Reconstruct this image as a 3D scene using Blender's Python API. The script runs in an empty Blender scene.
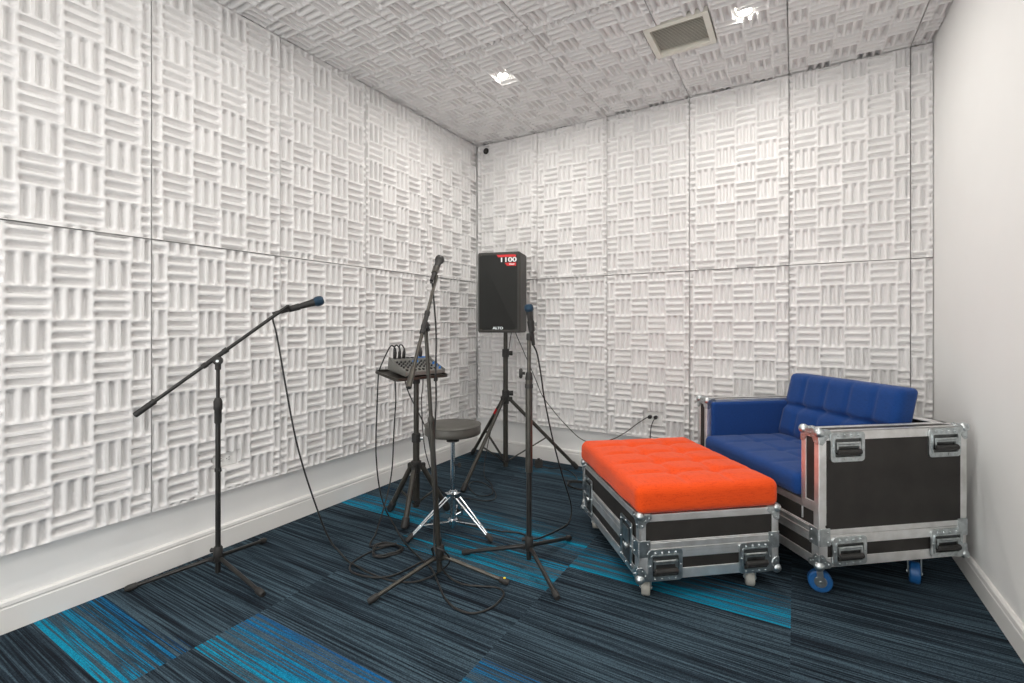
import bpy, bmesh, math, random
import numpy as np
from mathutils import Vector, Matrix

random.seed(7)
C = bpy.context.scene.collection
PI = math.pi

# ------------------------------------------------------------------ materials
def new_mat(name):
    m = bpy.data.materials.new(name)
    m.use_nodes = True
    nt = m.node_tree
    return m, nt, nt.nodes, nt.links, nt.nodes['Principled BSDF']

def mat(name, col, rough=.5, metal=0., var=.0, vscale=20., bump=0., bscale=300., stretch=(1, 1, 1), spec=.5):
    m, nt, N, L, b = new_mat(name)
    b.inputs['Roughness'].default_value = rough
    b.inputs['Metallic'].default_value = metal
    b.inputs['Specular IOR Level'].default_value = spec
    tc = N.new('ShaderNodeTexCoord')
    mp = N.new('ShaderNodeMapping'); mp.inputs['Scale'].default_value = stretch
    L.new(tc.outputs['Object'], mp.inputs['Vector'])
    n = N.new('ShaderNodeTexNoise'); n.inputs['Scale'].default_value = vscale; n.inputs['Detail'].default_value = 4
    L.new(mp.outputs['Vector'], n.inputs['Vector'])
    r = N.new('ShaderNodeValToRGB')
    r.color_ramp.elements[0].position = .3; r.color_ramp.elements[1].position = .7
    r.color_ramp.elements[0].color = tuple(max(0, c*(1-var)) for c in col)+(1,)
    r.color_ramp.elements[1].color = tuple(min(1, c*(1+var)) for c in col)+(1,)
    L.new(n.outputs['Fac'], r.inputs['Fac'])
    L.new(r.outputs['Color'], b.inputs['Base Color'])
    if bump:
        n2 = N.new('ShaderNodeTexNoise'); n2.inputs['Scale'].default_value = bscale; n2.inputs['Detail'].default_value = 3
        L.new(mp.outputs['Vector'], n2.inputs['Vector'])
        bp = N.new('ShaderNodeBump'); bp.inputs['Strength'].default_value = bump; bp.inputs['Distance'].default_value = .004
        L.new(n2.outputs['Fac'], bp.inputs['Height'])
        L.new(bp.outputs['Normal'], b.inputs['Normal'])
    return m

def emis(name, col, s):
    m, nt, N, L, b = new_mat(name)
    b.inputs['Emission Color'].default_value = col+(1,)
    b.inputs['Emission Strength'].default_value = s
    b.inputs['Base Color'].default_value = col+(1,)
    return m

M = {}
M['foam'] = mat('acoustic_foam', (.80, .79, .785), .95, var=.03, vscale=6, bump=.25, bscale=500, spec=.1)
M['plaster'] = mat('painted_plaster', (.86, .86, .85), .6, var=.012, vscale=3, bump=.03, bscale=200, spec=.3)
M['trim'] = mat('painted_trim', (.80, .79, .77), .4, var=.01, vscale=8)
M['alu'] = mat('worn_aluminium', (.93, .92, .90), .46, 1., var=.16, vscale=14, bump=.05, bscale=90)
M['steel'] = mat('zinc_steel', (.58, .62, .63), .33, 1., var=.25, vscale=40)
M['chrome'] = mat('chrome', (.62, .66, .69), .12, 1., var=.04, vscale=20)
M['panel'] = mat('black_laminate', (.026, .0235, .0215), .5, var=.25, vscale=9, bump=.08, bscale=400, spec=.35)
M['dish'] = mat('handle_dish', (.10, .105, .105), .4, .8, var=.3, vscale=30)
M['rubber'] = mat('black_rubber', (.022, .021, .02), .6, var=.15, vscale=30)
M['black'] = mat('black_metal', (.022, .021, .02), .38, .2, var=.2, vscale=25)
M['gun'] = mat('gunmetal_tube', (.085, .080, .070), .34, .75, var=.2, vscale=25)
M['olive'] = mat('worn_black_tube', (.05, .047, .04), .4, .4, var=.2, vscale=25)
M['cable'] = mat('cable_jacket', (.016, .016, .016), .5, var=.1, vscale=30)
M['vinyl'] = mat('grey_vinyl', (.075, .072, .063), .42, var=.15, vscale=12, bump=.15, bscale=60)
M['grille'] = mat('speaker_grille', (.036, .037, .036), .9, 0., var=.3, vscale=420, bump=.5, bscale=800, spec=.1)
M['cab'] = mat('speaker_cabinet', (.045, .044, .040), .6, var=.1, vscale=40, bump=.15, bscale=500)
M['red'] = mat('red_print', (.72, .02, .025), .45, var=.04)
M['white'] = mat('white_print', (.9, .9, .9), .5, var=.01)
M['blue_tip'] = mat('blue_mesh', (.022, .055, .095), .4, .6, var=.4, vscale=600, bump=.6, bscale=900)
M['blue_plastic'] = mat('blue_plastic', (.02, .18, .55), .4, var=.1)
M['yellow'] = mat('yellow_sticker', (.8, .62, .02), .5, var=.05)
M['mixer'] = mat('mixer_panel', (.22, .22, .205), .4, .4, var=.08, vscale=20)
M['knob'] = mat('knob_plastic', (.02, .02, .02), .4, var=.1)
M['wheel_blue'] = mat('blue_urethane', (.012, .095, .28), .4, var=.12, vscale=30)
M['wheel_grey'] = mat('grey_urethane', (.40, .39, .35), .5, var=.12, vscale=30)
M['vent'] = mat('vent_cream', (.74, .72, .65), .5, var=.03)
M['vent_dark'] = mat('vent_duct', (.32, .30, .25), .8, var=.05)
M['plate'] = mat('outlet_plastic', (.86, .86, .84), .35, var=.01)
M['slot'] = mat('dark_slot', (.03, .03, .03), .6)
M['lamp_on'] = emis('lamp_lens', (1., .97, .9), 12.)

def fabric(name, col, dark, weave=900.):
    m, nt, N, L, b = new_mat(name)
    b.inputs['Roughness'].default_value = .9
    b.inputs['Specular IOR Level'].default_value = .15
    b.inputs['Sheen Weight'].default_value = .15
    b.inputs['Sheen Roughness'].default_value = .5
    tc = N.new('ShaderNodeTexCoord')
    outs = []
    for sc in ((1., .12, 1.), (.12, 1., 1.)):
        mp = N.new('ShaderNodeMapping'); mp.inputs['Scale'].default_value = sc
        n = N.new('ShaderNodeTexNoise'); n.inputs['Scale'].default_value = weave*.5; n.inputs['Detail'].default_value = 2
        L.new(tc.outputs['Object'], mp.inputs['Vector']); L.new(mp.outputs['Vector'], n.inputs['Vector'])
        outs.append(n)
    mx = N.new('ShaderNodeMath'); mx.operation = 'ADD'
    L.new(outs[0].outputs['Fac'], mx.inputs[0]); L.new(outs[1].outputs['Fac'], mx.inputs[1])
    r = N.new('ShaderNodeValToRGB')
    r.color_ramp.elements[0].position = .75; r.color_ramp.elements[1].position = 1.25/1.0 if False else .99
    r.color_ramp.elements[0].color = dark+(1,); r.color_ramp.elements[1].color = col+(1,)
    L.new(mx.outputs[0], r.inputs['Fac']); L.new(r.outputs['Color'], b.inputs['Base Color'])
    bp = N.new('ShaderNodeBump'); bp.inputs['Strength'].default_value = .25; bp.inputs['Distance'].default_value = .002
    L.new(mx.outputs[0], bp.inputs['Height']); L.new(bp.outputs['Normal'], b.inputs['Normal'])
    return m
M['orange'] = fabric('orange_weave', (.82, .080, .009), (.70, .052, .005), 500.)
M['blue'] = fabric('blue_cloth', (.009, .050, .205), (.006, .036, .150), 900.)

# ------------------------------------------------------------------ mesh helpers
class MB:
    def __init__(s): s.v = []; s.f = []
    def add(s, vs, fs):
        o = len(s.v); s.v += [tuple(v) for v in vs]; s.f += [tuple(i+o for i in f) for f in fs]; return s
    def box(s, x0, x1, y0, y1, z0, z1):
        vs = [(x, y, z) for x in (x0, x1) for y in (y0, y1) for z in (z0, z1)]
        return s.add(vs, [(0, 1, 3, 2), (4, 6, 7, 5), (0, 4, 5, 1), (2, 3, 7, 6), (0, 2, 6, 4), (1, 5, 7, 3)])
    def obox(s, c, ax, ay, az, hx, hy, hz):
        c = Vector(c); vs = [c+ax*(hx*i)+ay*(hy*j)+az*(hz*k) for i in (-1, 1) for j in (-1, 1) for k in (-1, 1)]
        return s.add(vs, [(0, 1, 3, 2), (4, 6, 7, 5), (0, 4, 5, 1), (2, 3, 7, 6), (0, 2, 6, 4), (1, 5, 7, 3)])
    def lathe(s, prof, p0, axis, n=20):
        p0 = Vector(p0); a = Vector(axis).normalized()
        u = a.orthogonal().normalized(); w = a.cross(u)
        vs = []; fs = []
        for r, h in prof:
            for k in range(n):
                t = 2*PI*k/n
                vs.append(p0+a*h+(u*math.cos(t)+w*math.sin(t))*max(r, 1e-5))
        for i in range(len(prof)-1):
            for k in range(n):
                k2 = (k+1) % n
                fs.append((i*n+k, i*n+k2, (i+1)*n+k2, (i+1)*n+k))
        fs.append(tuple(range(n-1, -1, -1))); fs.append(tuple((len(prof)-1)*n+k for k in range(n)))
        return s.add(vs, fs)
    def cyl(s, p0, p1, r0, r1=None, n=16, ch=0.):
        p0 = Vector(p0); p1 = Vector(p1); d = p1-p0; h = d.length; r1 = r0 if r1 is None else r1
        if ch: prof = [(r0-ch, 0), (r0, ch), (r1, h-ch), (r1-ch, h)]
        else: prof = [(r0, 0), (r1, h)]
        return s.lathe(prof, p0, d, n)
    def sphere(s, c, r, n=14, sc=(1, 1, 1)):
        c = Vector(c); m = n//2; vs = []; fs = []
        for i in range(m+1):
            ph = PI*i/m
            for k in range(n):
                t = 2*PI*k/n
                vs.append(c+Vector((r*sc[0]*math.sin(ph)*math.cos(t), r*sc[1]*math.sin(ph)*math.sin(t), r*sc[2]*math.cos(ph))))
        for i in range(m):
            for k in range(n):
                k2 = (k+1) % n
                fs.append((i*n+k, (i+1)*n+k, (i+1)*n+k2, i*n+k2))
        return s.add(vs, fs)
    def tube(s, pts, r, n=8):
        pts = [Vector(p) for p in pts]; m = len(pts)
        tan = [(pts[min(i+1, m-1)]-pts[max(i-1, 0)]).normalized() for i in range(m)]
        u = tan[0].orthogonal().normalized(); vs = []; fs = []
        for i in range(m):
            u = (u-tan[i]*u.dot(tan[i])); u = u.normalized() if u.length > 1e-6 else tan[i].orthogonal().normalized()
            w = tan[i].cross(u); rr = r[i] if isinstance(r, (list, tuple)) else r
            for k in range(n):
                t = 2*PI*k/n; vs.append(pts[i]+(u*math.cos(t)+w*math.sin(t))*rr)
        for i in range(m-1):
            for k in range(n):
                k2 = (k+1) % n; fs.append((i*n+k, i*n+k2, (i+1)*n+k2, (i+1)*n+k))
        fs.append(tuple(range(n-1, -1, -1))); fs.append(tuple((m-1)*n+k for k in range(n)))
        return s.add(vs, fs)
    def prism(s, poly, z0, z1):
        n = len(poly); vs = [(x, y, z0) for x, y in poly]+[(x, y, z1) for x, y in poly]
        return s.add(vs, [tuple(range(n-1, -1, -1)), tuple(range(n, 2*n))]+[(i, (i+1) % n, n+(i+1) % n, n+i) for i in range(n)])
    def ring(s, fn, outer, inner, d0, d1):
        """frame between two loops of equal length (2-D), fn maps (a, b, d) to 3-D"""
        n = len(outer); vs = []
        for loop, d in ((outer, d0), (outer, d1), (inner, d1), (inner, d0)):
            vs += [fn(a, b, d) for a, b in loop]
        fs = []
        for q in range(4):
            q2 = (q+1) % 4
            for i in range(n):
                i2 = (i+1) % n; fs.append((q*n+i, q*n+i2, q2*n+i2, q2*n+i))
        return s.add(vs, fs)
    def obj(s, name, m, parent=None, bevel=0., sharp=35, seg=2):
        me = bpy.data.meshes.new(name); me.from_pydata(s.v, [], s.f)
        b = bmesh.new(); b.from_mesh(me); bmesh.ops.recalc_face_normals(b, faces=b.faces)
        if bevel:
            es = [e for e in b.edges if len(e.link_faces) == 2 and e.calc_face_angle(0) > math.radians(30)]
            bmesh.ops.bevel(b, geom=es, offset=bevel, segments=seg, affect='EDGES', clamp_overlap=True)
        b.to_mesh(me); b.free()
        me.shade_smooth(); me.set_sharp_from_angle(angle=math.radians(sharp))
        return link(name, me, m, parent)

def link(name, me, m, parent=None):
    if m is not None and not me.materials: me.materials.append(m)
    o = bpy.data.objects.new(name, me); C.objects.link(o)
    if parent is not None: o.parent = parent
    return o

def tag(o, label, cat, group=None, kind=None):
    if label: o['label'] = label
    if cat: o['category'] = cat
    if group: o['group'] = group
    if kind: o['kind'] = kind
    return o

def thing(name, label, cat, loc=(0, 0, 0), rotz=0., group=None):
    o = bpy.data.objects.new(name, None); C.objects.link(o); o.empty_display_size = .1
    o.location = loc; o.rotation_euler = (0, 0, rotz)
    return tag(o, label, cat, group)

def struct(name, mb, m, **k):
    o = mb.obj(name, m, **k); o['kind'] = 'structure'; return o

def smooth(pts, k=6, closed=False):
    P = [Vector(p) for p in pts]; out = []
    n = len(P)
    for i in range(n-1):
        p0 = P[max(i-1, 0)]; p1 = P[i]; p2 = P[i+1]; p3 = P[min(i+2, n-1)]
        for j in range(k):
            t = j/k
            out.append(.5*((2*p1)+(p2-p0)*t+(2*p0-5*p1+4*p2-p3)*t*t+(3*p1-p0-3*p2+p3)*t**3))
    out.append(P[-1]); return out

def rrect(w, h, r, n=4, cx=0, cy=0):
    out = []
    for sx, sy, a0 in ((1, 1, 0), (-1, 1, 90), (-1, -1, 180), (1, -1, 270)):
        for i in range(n+1):
            a = math.radians(a0+90*i/n)
            out.append((cx+sx*(w/2-r)+r*math.cos(a), cy+sy*(h/2-r)+r*math.sin(a)))
    return out

# ------------------------------------------------------------------ room
W = 3.1525; ZB = .2954; ZT = 2.7354; P = .61; TH = .046; YF = -4.7
WL = -TH-.001; WBK = TH+.001; CZ = ZT+TH+.001
def wall(name, x0, x1, y0, y1, z0, z1, m): return struct(name, MB().box(x0, x1, y0, y1, z0, z1), m)
wall('wall_left', WL-.1, WL, YF, WBK+.1, 0, CZ, M['plaster'])
wall('wall_back', WL, W, WBK, WBK+.1, 0, CZ, M['plaster'])
wall('wall_right', W, W+.1, YF, WBK+.1, 0, CZ, M['plaster'])
mb = MB().box(WL, .25, YF-.1, YF, 0, CZ).box(2.9, W, YF-.1, YF, 0, CZ).box(.25, 2.9, YF-.1, YF, 2.45, CZ)
struct('wall_front', mb, M['plaster'])
fr = MB().box(.25, .31, YF-.08, YF-.02, 0, 2.45).box(2.84, 2.9, YF-.08, YF-.02, 0, 2.45).box(.31, 2.84, YF-.08, YF-.02, 2.39, 2.45).box(1.55, 1.61, YF-.08, YF-.02, 0, 2.39)  # frame of an unseen front opening, made up to let fill light in
struct('fill_opening_frame_1', fr, M['black'])
wall('ceiling', WL-.1, W+.1, YF-.1, WBK+.1, CZ, CZ+.1, M['plaster'])

def baseboard(name, p0, p1, nrm, h=.118):
    """moulded board: tall flat face, a groove and a rounded cap"""
    p0 = Vector(p0); p1 = Vector(p1); nrm = Vector(nrm)
    prof = [(0, 0), (.016, 0), (.016, h-.030), (.013, h-.026), (.013, h-.022), (.016, h-.018), (.014, h-.006), (.008, h), (0, h)]
    vs = []
    for p in (p0, p1): vs += [p+nrm*a+Vector((0, 0, b)) for a, b in prof]
    n = len(prof)
    fs = [tuple(range(n)), tuple(range(2*n-1, n-1, -1))]+[(i, (i+1) % n, n+(i+1) % n, n+i) for i in range(n)]
    mb = MB(); mb.add(vs, fs); return struct(name, mb, M['trim'], sharp=25)
baseboard('baseboard_left', (WL+.0005, YF, .001), (WL+.0005, WBK, .001), (1, 0, 0))
baseboard('baseboard_back', (WL+.02, WBK-.0005, .001), (W-.02, WBK-.0005, .001), (0, -1, 0))
baseboard('baseboard_right', (W-.0005, YF, .001), (W-.0005, WBK, .001), (-1, 0, 0), .105)

# carpet: planks 0.905 x 0.235 laid along x, colour of each in a corner attribute
def carpet():
    X0, DX = -.255, .905; Y0, DY = -1.22, .235
    # (column, row): four corner weights of blue (low-y left, low-y right, high-y right, high-y left), hue low, hue high
    BL = {(0, -7): (1, 1, .55, .5, 0, 1.), (1, -6): (.9, .85, 1, .95, .1, .8), (2, -5): (1, .7, .5, .75, .0, .9),
          (0, -1): (1, .9, .7, .6, .05, .4), (0, 0): (.6, .5, .2, .2, .6, 1), (1, -2): (.75, 1, .8, .35, .05, .3),
          (1, -1): (.4, .35, 1, .8, .7, .1), (1, 0): (.95, .7, .15, .1, .1, .6), (2, -1): (.95, 1, .7, .7, .05, .35),
          (1, 4): (.8, .6, .5, .5, .1, .5), (0, 4): (.6, .5, .3, .35, .1, .4)}
    vs = []; fs = []; cols = []
    rnd = random.Random(3)
    for i in range(-1, 5):
        for j in range(-16, 7):
            x0, x1 = X0+DX*(i-0), X0+DX*(i+1); y0, y1 = Y0+DY*j, Y0+DY*(j+1)
            x0, x1 = max(x0, WL-.05), min(x1, W+.05); y0, y1 = max(y0, YF-.05), min(y1, WBK+.05)
            if x1-x0 < 1e-3 or y1-y0 < 1e-3: continue
            o = len(vs); vs += [(x0, y0, 0), (x1, y0, 0), (x1, y1, 0), (x0, y1, 0)]; fs.append((o, o+1, o+2, o+3))
            b = BL.get((i, j), (0, 0, 0, 0, 0, 0)); t = rnd.random()
            for q, h in zip(b[:4], (b[4], b[4], b[5], b[5])): cols.append((q, h, t, 1))
    me = bpy.data.meshes.new('floor'); me.from_pydata(vs, [], fs)
    ca = me.color_attributes.new('plank', 'FLOAT_COLOR', 'CORNER')
    ca.data.foreach_set('color', np.array(cols, dtype=np.float32).ravel())
    m, nt, N, L, b = new_mat('carpet_planks')
    b.inputs['Roughness'].default_value = .95; b.inputs['Specular IOR Level'].default_value = .1
    at = N.new('ShaderNodeAttribute'); at.attribute_name = 'plank'
    sp = N.new('ShaderNodeSeparateColor'); L.new(at.outputs['Color'], sp.inputs['Color'])
    tc = N.new('ShaderNodeTexCoord')
    off = N.new('ShaderNodeCombineXYZ')
    mu = N.new('ShaderNodeMath'); mu.operation = 'MULTIPLY'; mu.inputs[1].default_value = 37.
    L.new(sp.outputs['Blue'], mu.inputs[0]); L.new(mu.outputs[0], off.inputs['X']); L.new(mu.outputs[0], off.inputs['Z'])
    ad = N.new('ShaderNodeVectorMath'); ad.operation = 'ADD'
    L.new(tc.outputs['Object'], ad.inputs[0]); L.new(off.outputs[0], ad.inputs[1])
    def streak(sx, sy, det=2.):
        mp = N.new('ShaderNodeMapping'); mp.inputs['Scale'].default_value = (sx, sy, 1)
        n = N.new('ShaderNodeTexNoise'); n.inputs['Scale'].default_value = 1; n.inputs['Detail'].default_value = det
        n.inputs['Roughness'].default_value = .6
        L.new(ad.outputs[0], mp.inputs['Vector']); L.new(mp.outputs['Vector'], n.inputs['Vector']); return n.outputs['Fac']
    s1 = streak(1.7, 160.); s2 = streak(1.2, 30.); s3 = streak(260., 260., 1.)
    def math2(op, a, bb, clamp=False):
        n = N.new('ShaderNodeMath'); n.operation = op; n.use_clamp = clamp
        for i, q in enumerate((a, bb)):
            if isinstance(q, (int, float)): n.inputs[i].default_value = q
            else: L.new(q, n.inputs[i])
        return n.outputs[0]
    st = math2('ADD', math2('MULTIPLY', s1, .72), math2('MULTIPLY', s2, .28))
    def ramp(f, stops):
        r = N.new('ShaderNodeValToRGB'); e = r.color_ramp.elements
        while len(e) < len(stops): e.new(.5)
        for k, (p, c) in zip(e, stops): k.position = p; k.color = c+(1,)
        L.new(f, r.inputs['Fac']); return r.outputs['Color']
    base = ramp(st, [(.40, CARPET[0]), (.50, CARPET[1]), (.60, CARPET[2])])
    hue = N.new('ShaderNodeMix'); hue.data_type = 'RGBA'
    L.new(math2('ADD', sp.outputs['Green'], math2('MULTIPLY', math2('SUBTRACT', s2, .5), .9), True), hue.inputs['Factor'])
    hue.inputs['A'].default_value = (.006, .25, .40, 1); hue.inputs['B'].default_value = (.010, .080, .26, 1)
    # blue shows in yarn lines: threshold of the streaks against the amount of blue
    th = math2('SUBTRACT', math2('ADD', math2('MULTIPLY', sp.outputs['Red'], .31), .245), st)
    k = math2('MULTIPLY', math2('MULTIPLY', th, 14., True), math2('GREATER_THAN', sp.outputs['Red'], .02))
    st2 = streak(2.5, 85.)
    mx = N.new('ShaderNodeMix'); mx.data_type = 'RGBA'
    L.new(k, mx.inputs['Factor']); L.new(base, mx.inputs['A']); L.new(hue.outputs['Result'], mx.inputs['B'])
    pile = N.new('ShaderNodeMix'); pile.data_type = 'RGBA'; pile.blend_type = 'MULTIPLY'; pile.inputs['Factor'].default_value = .55
    pr = ramp(s3, [(.3, (.25, .25, .25)), (.7, (1.6, 1.6, 1.6))])
    L.new(mx.outputs['Result'], pile.inputs['A']); L.new(pr, pile.inputs['B'])
    L.new(pile.outputs['Result'], b.inputs['Base Color'])
    bp = N.new('ShaderNodeBump'); bp.inputs['Strength'].default_value = .5; bp.inputs['Distance'].default_value = .004
    L.new(math2('ADD', s3, st), bp.inputs['Height']); L.new(bp.outputs['Normal'], b.inputs['Normal'])
    o = link('floor', me, m); o['kind'] = 'structure'
CARPET = [(.009, .013, .019), (.026, .042, .058), (.062, .100, .128)]
carpet()

# ------------------------------------------------------------------ acoustic foam
CELL = .127
def foam_mesh(w, h, phx, phy, par, holes=(), seed=0, edge='xy'):
    g = .0026
    def axis(L, hs):
        n = max(4, int(round(L/.0060))); a = list(np.linspace(g, L-g, n))
        for lo, hi in hs:
            a = [q for q in a if min(abs(q-lo), abs(q-hi)) > .003]
            for e in (lo, hi):
                if g < e < L-g: a += [e-.0006, e+.0006]
        return np.array(sorted(a))
    xs = axis(w, [(q[0], q[1]) for q in holes]); ys = axis(h, [(q[2], q[3]) for q in holes])
    X, Y = np.meshgrid(xs, ys, indexing='ij')
    cx = (X+phx)/CELL; cy = (Y+phy)/CELL
    ix = np.floor(cx); iy = np.floor(cy); a = cx-ix; bb = cy-iy
    V = ((ix+iy+par) % 2) < .5
    across = np.where(V, a, bb); along = np.where(V, bb, a)
    def ss(t): t = np.clip(t, 0, 1); return t*t*(3-2*t)
    s = ss((np.abs(np.sin(PI*3*across))-.50)/.42)
    e = ss((along-.005)/.10)*ss((.995-along)/.10)
    if 'x' in edge: e = e*ss((np.minimum(X, w-X)-.003)/.008)
    if 'y' in edge: e = e*ss((np.minimum(Y, h-Y)-.003)/.008)
    rs = np.random.RandomState(seed)
    warp = .0018*np.sin(X*9+rs.rand()*6)*np.sin(Y*7+rs.rand()*6)
    Z = TH-.004+warp-(.0235*s*e+.003*(1-np.abs(np.cos(PI*3*across)))*e)
    jit = rs.randn(*Z.shape)*.00025
    Z = Z+jit
    for x0, x1, y0, y1, zz in holes:
        ins = (X > x0) & (X < x1) & (Y > y0) & (Y < y1); Z = np.where(ins, zz, Z)
    nx, ny = Z.shape
    # skirt
    top = np.stack([X, Y, Z], -1).reshape(-1, 3)
    idx = np.arange(nx*ny).reshape(nx, ny)
    q = np.stack([idx[:-1, :-1], idx[1:, :-1], idx[1:, 1:], idx[:-1, 1:]], -1).reshape(-1, 4)
    loop = list(idx[:, 0])+list(idx[-1, 1:])+list(idx[-2::-1, -1])+list(idx[0, -2:0:-1])
    n0 = nx*ny; sk = top[loop].copy(); sk[:, 2] = 0
    L = len(loop); sf = [(loop[i], n0+i, n0+(i+1) % L, loop[(i+1) % L]) for i in range(L)]
    me = bpy.data.meshes.new('foam_panel')
    me.from_pydata(np.vstack([top, sk]).tolist(), [], q.tolist()+sf)
    me.shade_smooth(); me.set_sharp_from_angle(angle=math.radians(60))
    me.materials.append(M['foam'])
    return me
_cache = {}
def foam_variant(w, h, var, edge):
    k = (round(w, 3), round(h, 3), var, edge)
    if k not in _cache:
        r = random.Random(var*11+3)
        _cache[k] = foam_mesh(w, h, (.10, .045, .085, .065)[var % 4], (.03, .09, .06, .11)[var % 4], var % 2, (), var, edge)
    return _cache[k]
def foam(label, group, mtx, w, h, var=0, holes=(), edge='xy'):
    me = foam_mesh(w, h, (.10, .045, .085, .065)[var % 4], (.03, .09, .06, .11)[var % 4], var % 2, holes, var, edge) if holes else foam_variant(w, h, var, edge)
    o = bpy.data.objects.new('acoustic_foam_panel', me); C.objects.link(o); o.matrix_world = mtx
    return tag(o, label, 'foam panel', group)
def mtx(o, ax, ay, az): return Matrix(((ax[0], ay[0], az[0], o[0]), (ax[1], ay[1], az[1], o[1]), (ax[2], ay[2], az[2], o[2]), (0, 0, 0, 1)))
ORD = ['next to the left corner', 'second from the left corner', 'third from the left corner', 'fourth from the left corner', 'fifth from the left corner', 'narrow strip against the right wall']
# back wall: local x -> +x, local y -> +z, out -> -y
for r in (0, 1):
    for k in range(6):
        x0 = P*k+(.004 if k == 0 else 0); x1 = min(P*(k+1), W-.002); z0 = ZB+2*P*r; hh = 2*P-(.0005 if r else 0)
        holes = []
        if r == 0 and k == 2: holes = [(1.496-x0, 1.638-x0, .396-z0, .498-z0, .003)]
        if r == 1 and k == 0: holes = [(.055-x0, .13-x0, 2.64-z0, 2.722-z0, .022)]
        foam('white acoustic foam panel on the back wall, %s row, %s' % (('lower', 'upper')[r], ORD[k]), 'foam panels on the back wall',
             mtx((x0, TH, z0), (1, 0, 0), (0, 0, 1), (0, -1, 0)), x1-x0, hh, (k+2*r+k//2) % 4, holes)
# left wall: local x -> +y, out -> +x
YL = [-.004, -.6628, -1.2728, -1.8828, -2.4928, -3.1028, -3.7128]
ORL = ['next to the back corner', 'second from the back corner', 'third from the back corner', 'behind the left microphone stand', 'leftmost', 'beyond']
for r in (0, 1):
    for k in range(5):
        y1, y0 = YL[k], YL[k+1]; z0 = ZB+2*P*r; hh = 2*P-(.0005 if r else 0)
        holes = []
        if r == 0 and k == 3: holes = [(-2.232-y0, -2.098-y0, .414-z0, .488-z0, .003)]
        foam('white acoustic foam panel on the left wall, %s row, %s' % (('lower', 'upper')[r], ORL[k]), 'foam panels on the left wall',
             mtx((-TH, y0, z0), (0, 1, 0), (0, 0, 1), (1, 0, 0)), y1-y0, hh, (k+r*3) % 4, holes, 'y' if k == 0 else 'xy')
# ceiling: local x -> +x, local y -> +y... out -> -z  (x cross y = -z needs a flip: use local x -> +y, local y -> +x)
VX0, VX1, VY0, VY1 = 1.752, 2.088, -.915, -.598
LIGHTS = [(.828, -.878), (2.249, -.781)]
ORC = ['along the left wall', 'second from the left wall', 'third from the left wall', 'fourth from the left wall', 'fifth from the left wall', 'narrow strip along the right wall']
for r in (0, 1):
    for k in range(6):
        x0, x1 = P*k-(TH-.001 if k == 0 else 0), min(P*(k+1), W-.002); y1 = (TH-.001, -2*P)[r]; y0 = -2*P*(r+1)
        holes = []
        def clip(hx0, hx1, hy0, hy1, zz):
            a, b = max(hx0, x0-.01), min(hx1, x1+.01)
            if b-a > .012 and hy0 > y0 and hy1 < y1: holes.append((hy0-y0, hy1-y0, a-x0, b-x0, zz))
        if r == 0:
            clip(VX0-.008, VX1+.008, VY0-.008, VY1+.008, .002)
            for lx, ly in LIGHTS: clip(lx-.046, lx+.046, ly-.046, ly+.046, .002)
        foam('white acoustic foam panel on the ceiling, %s row, %s' % (('back', 'second')[r], ORC[k]), 'foam panels on the ceiling',
             mtx((x0, y0, ZT+TH), (0, 1, 0), (1, 0, 0), (0, 0, -1)), y1-y0, x1-x0, (k+r) % 4, holes, 'y')

# ------------------------------------------------------------------ ceiling fittings
def downlight(x, y, label):
    t = thing('recessed_light', label, 'ceiling light', (x, y, ZT), 0, 'recessed ceiling lights')
    mb = MB(); out = [(.045*math.cos(2*PI*i/28), .045*math.sin(2*PI*i/28)) for i in range(28)]; inn = [(a*.78, b*.78) for a, b in out]
    mb.ring(lambda a, b, d: (a, b, d), out, inn, .034, .022); mb.obj('trim_ring', M['plate'], t)
    MB().lathe([(.001, .004), (.02, .003), (.030, 0), (.034, .004), (.034, .012)], (0, 0, .020), (0, 0, 1), 28).obj('lens', M['lamp_on'], t)
    return t
downlight(LIGHTS[0][0], LIGHTS[0][1], 'lit recessed ceiling light near the left back corner')
downlight(LIGHTS[1][0], LIGHTS[1][1], 'lit recessed ceiling light beside the cream air vent')

t = thing('air_vent', 'cream square air vent with angled louvres set into the ceiling foam', 'air vent', ((VX0+VX1)/2, (VY0+VY1)/2, ZT), 0)
hx, hy = (VX1-VX0)/2, (VY1-VY0)/2
MB().ring(lambda a, b, d: (a, b, d), rrect(2*hx, 2*hy, .006), rrect(2*hx-.06, 2*hy-.06, .004), .033, .004).obj('frame', M['vent'], t)
MB().box(-hx+.02, hx-.02, -hy+.02, hy-.02, .032, .0365).obj('duct_backing', M['vent_dark'], t)
ns = 19
for i in range(ns):
    y = -hy+.038+(2*hy-.076)*i/(ns-1)
    MB().obox((0, y, .021), Vector((1, 0, 0)), Vector((0, .8, .6)), Vector((0, -.6, .8)), hx-.031, .0062, .0008).obj('louvre', M['vent'], t)

t = thing('ceiling_corner_camera', 'small round black camera in the foam of the upper back left corner', 'camera', (.092, 0, 2.681))
MB().lathe([(.024, 0), (.027, .003), (.027, .008), (.019, .013)], (0, .014, 0), (0, -1, 0), 24).obj('housing', M['black'], t)
MB().lathe([(.013, 0), (.012, .004), (.006, .007), (.001, .008)], (0, .0015, 0), (0, -1, 0), 20).obj('lens', M['gun'], t)

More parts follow.
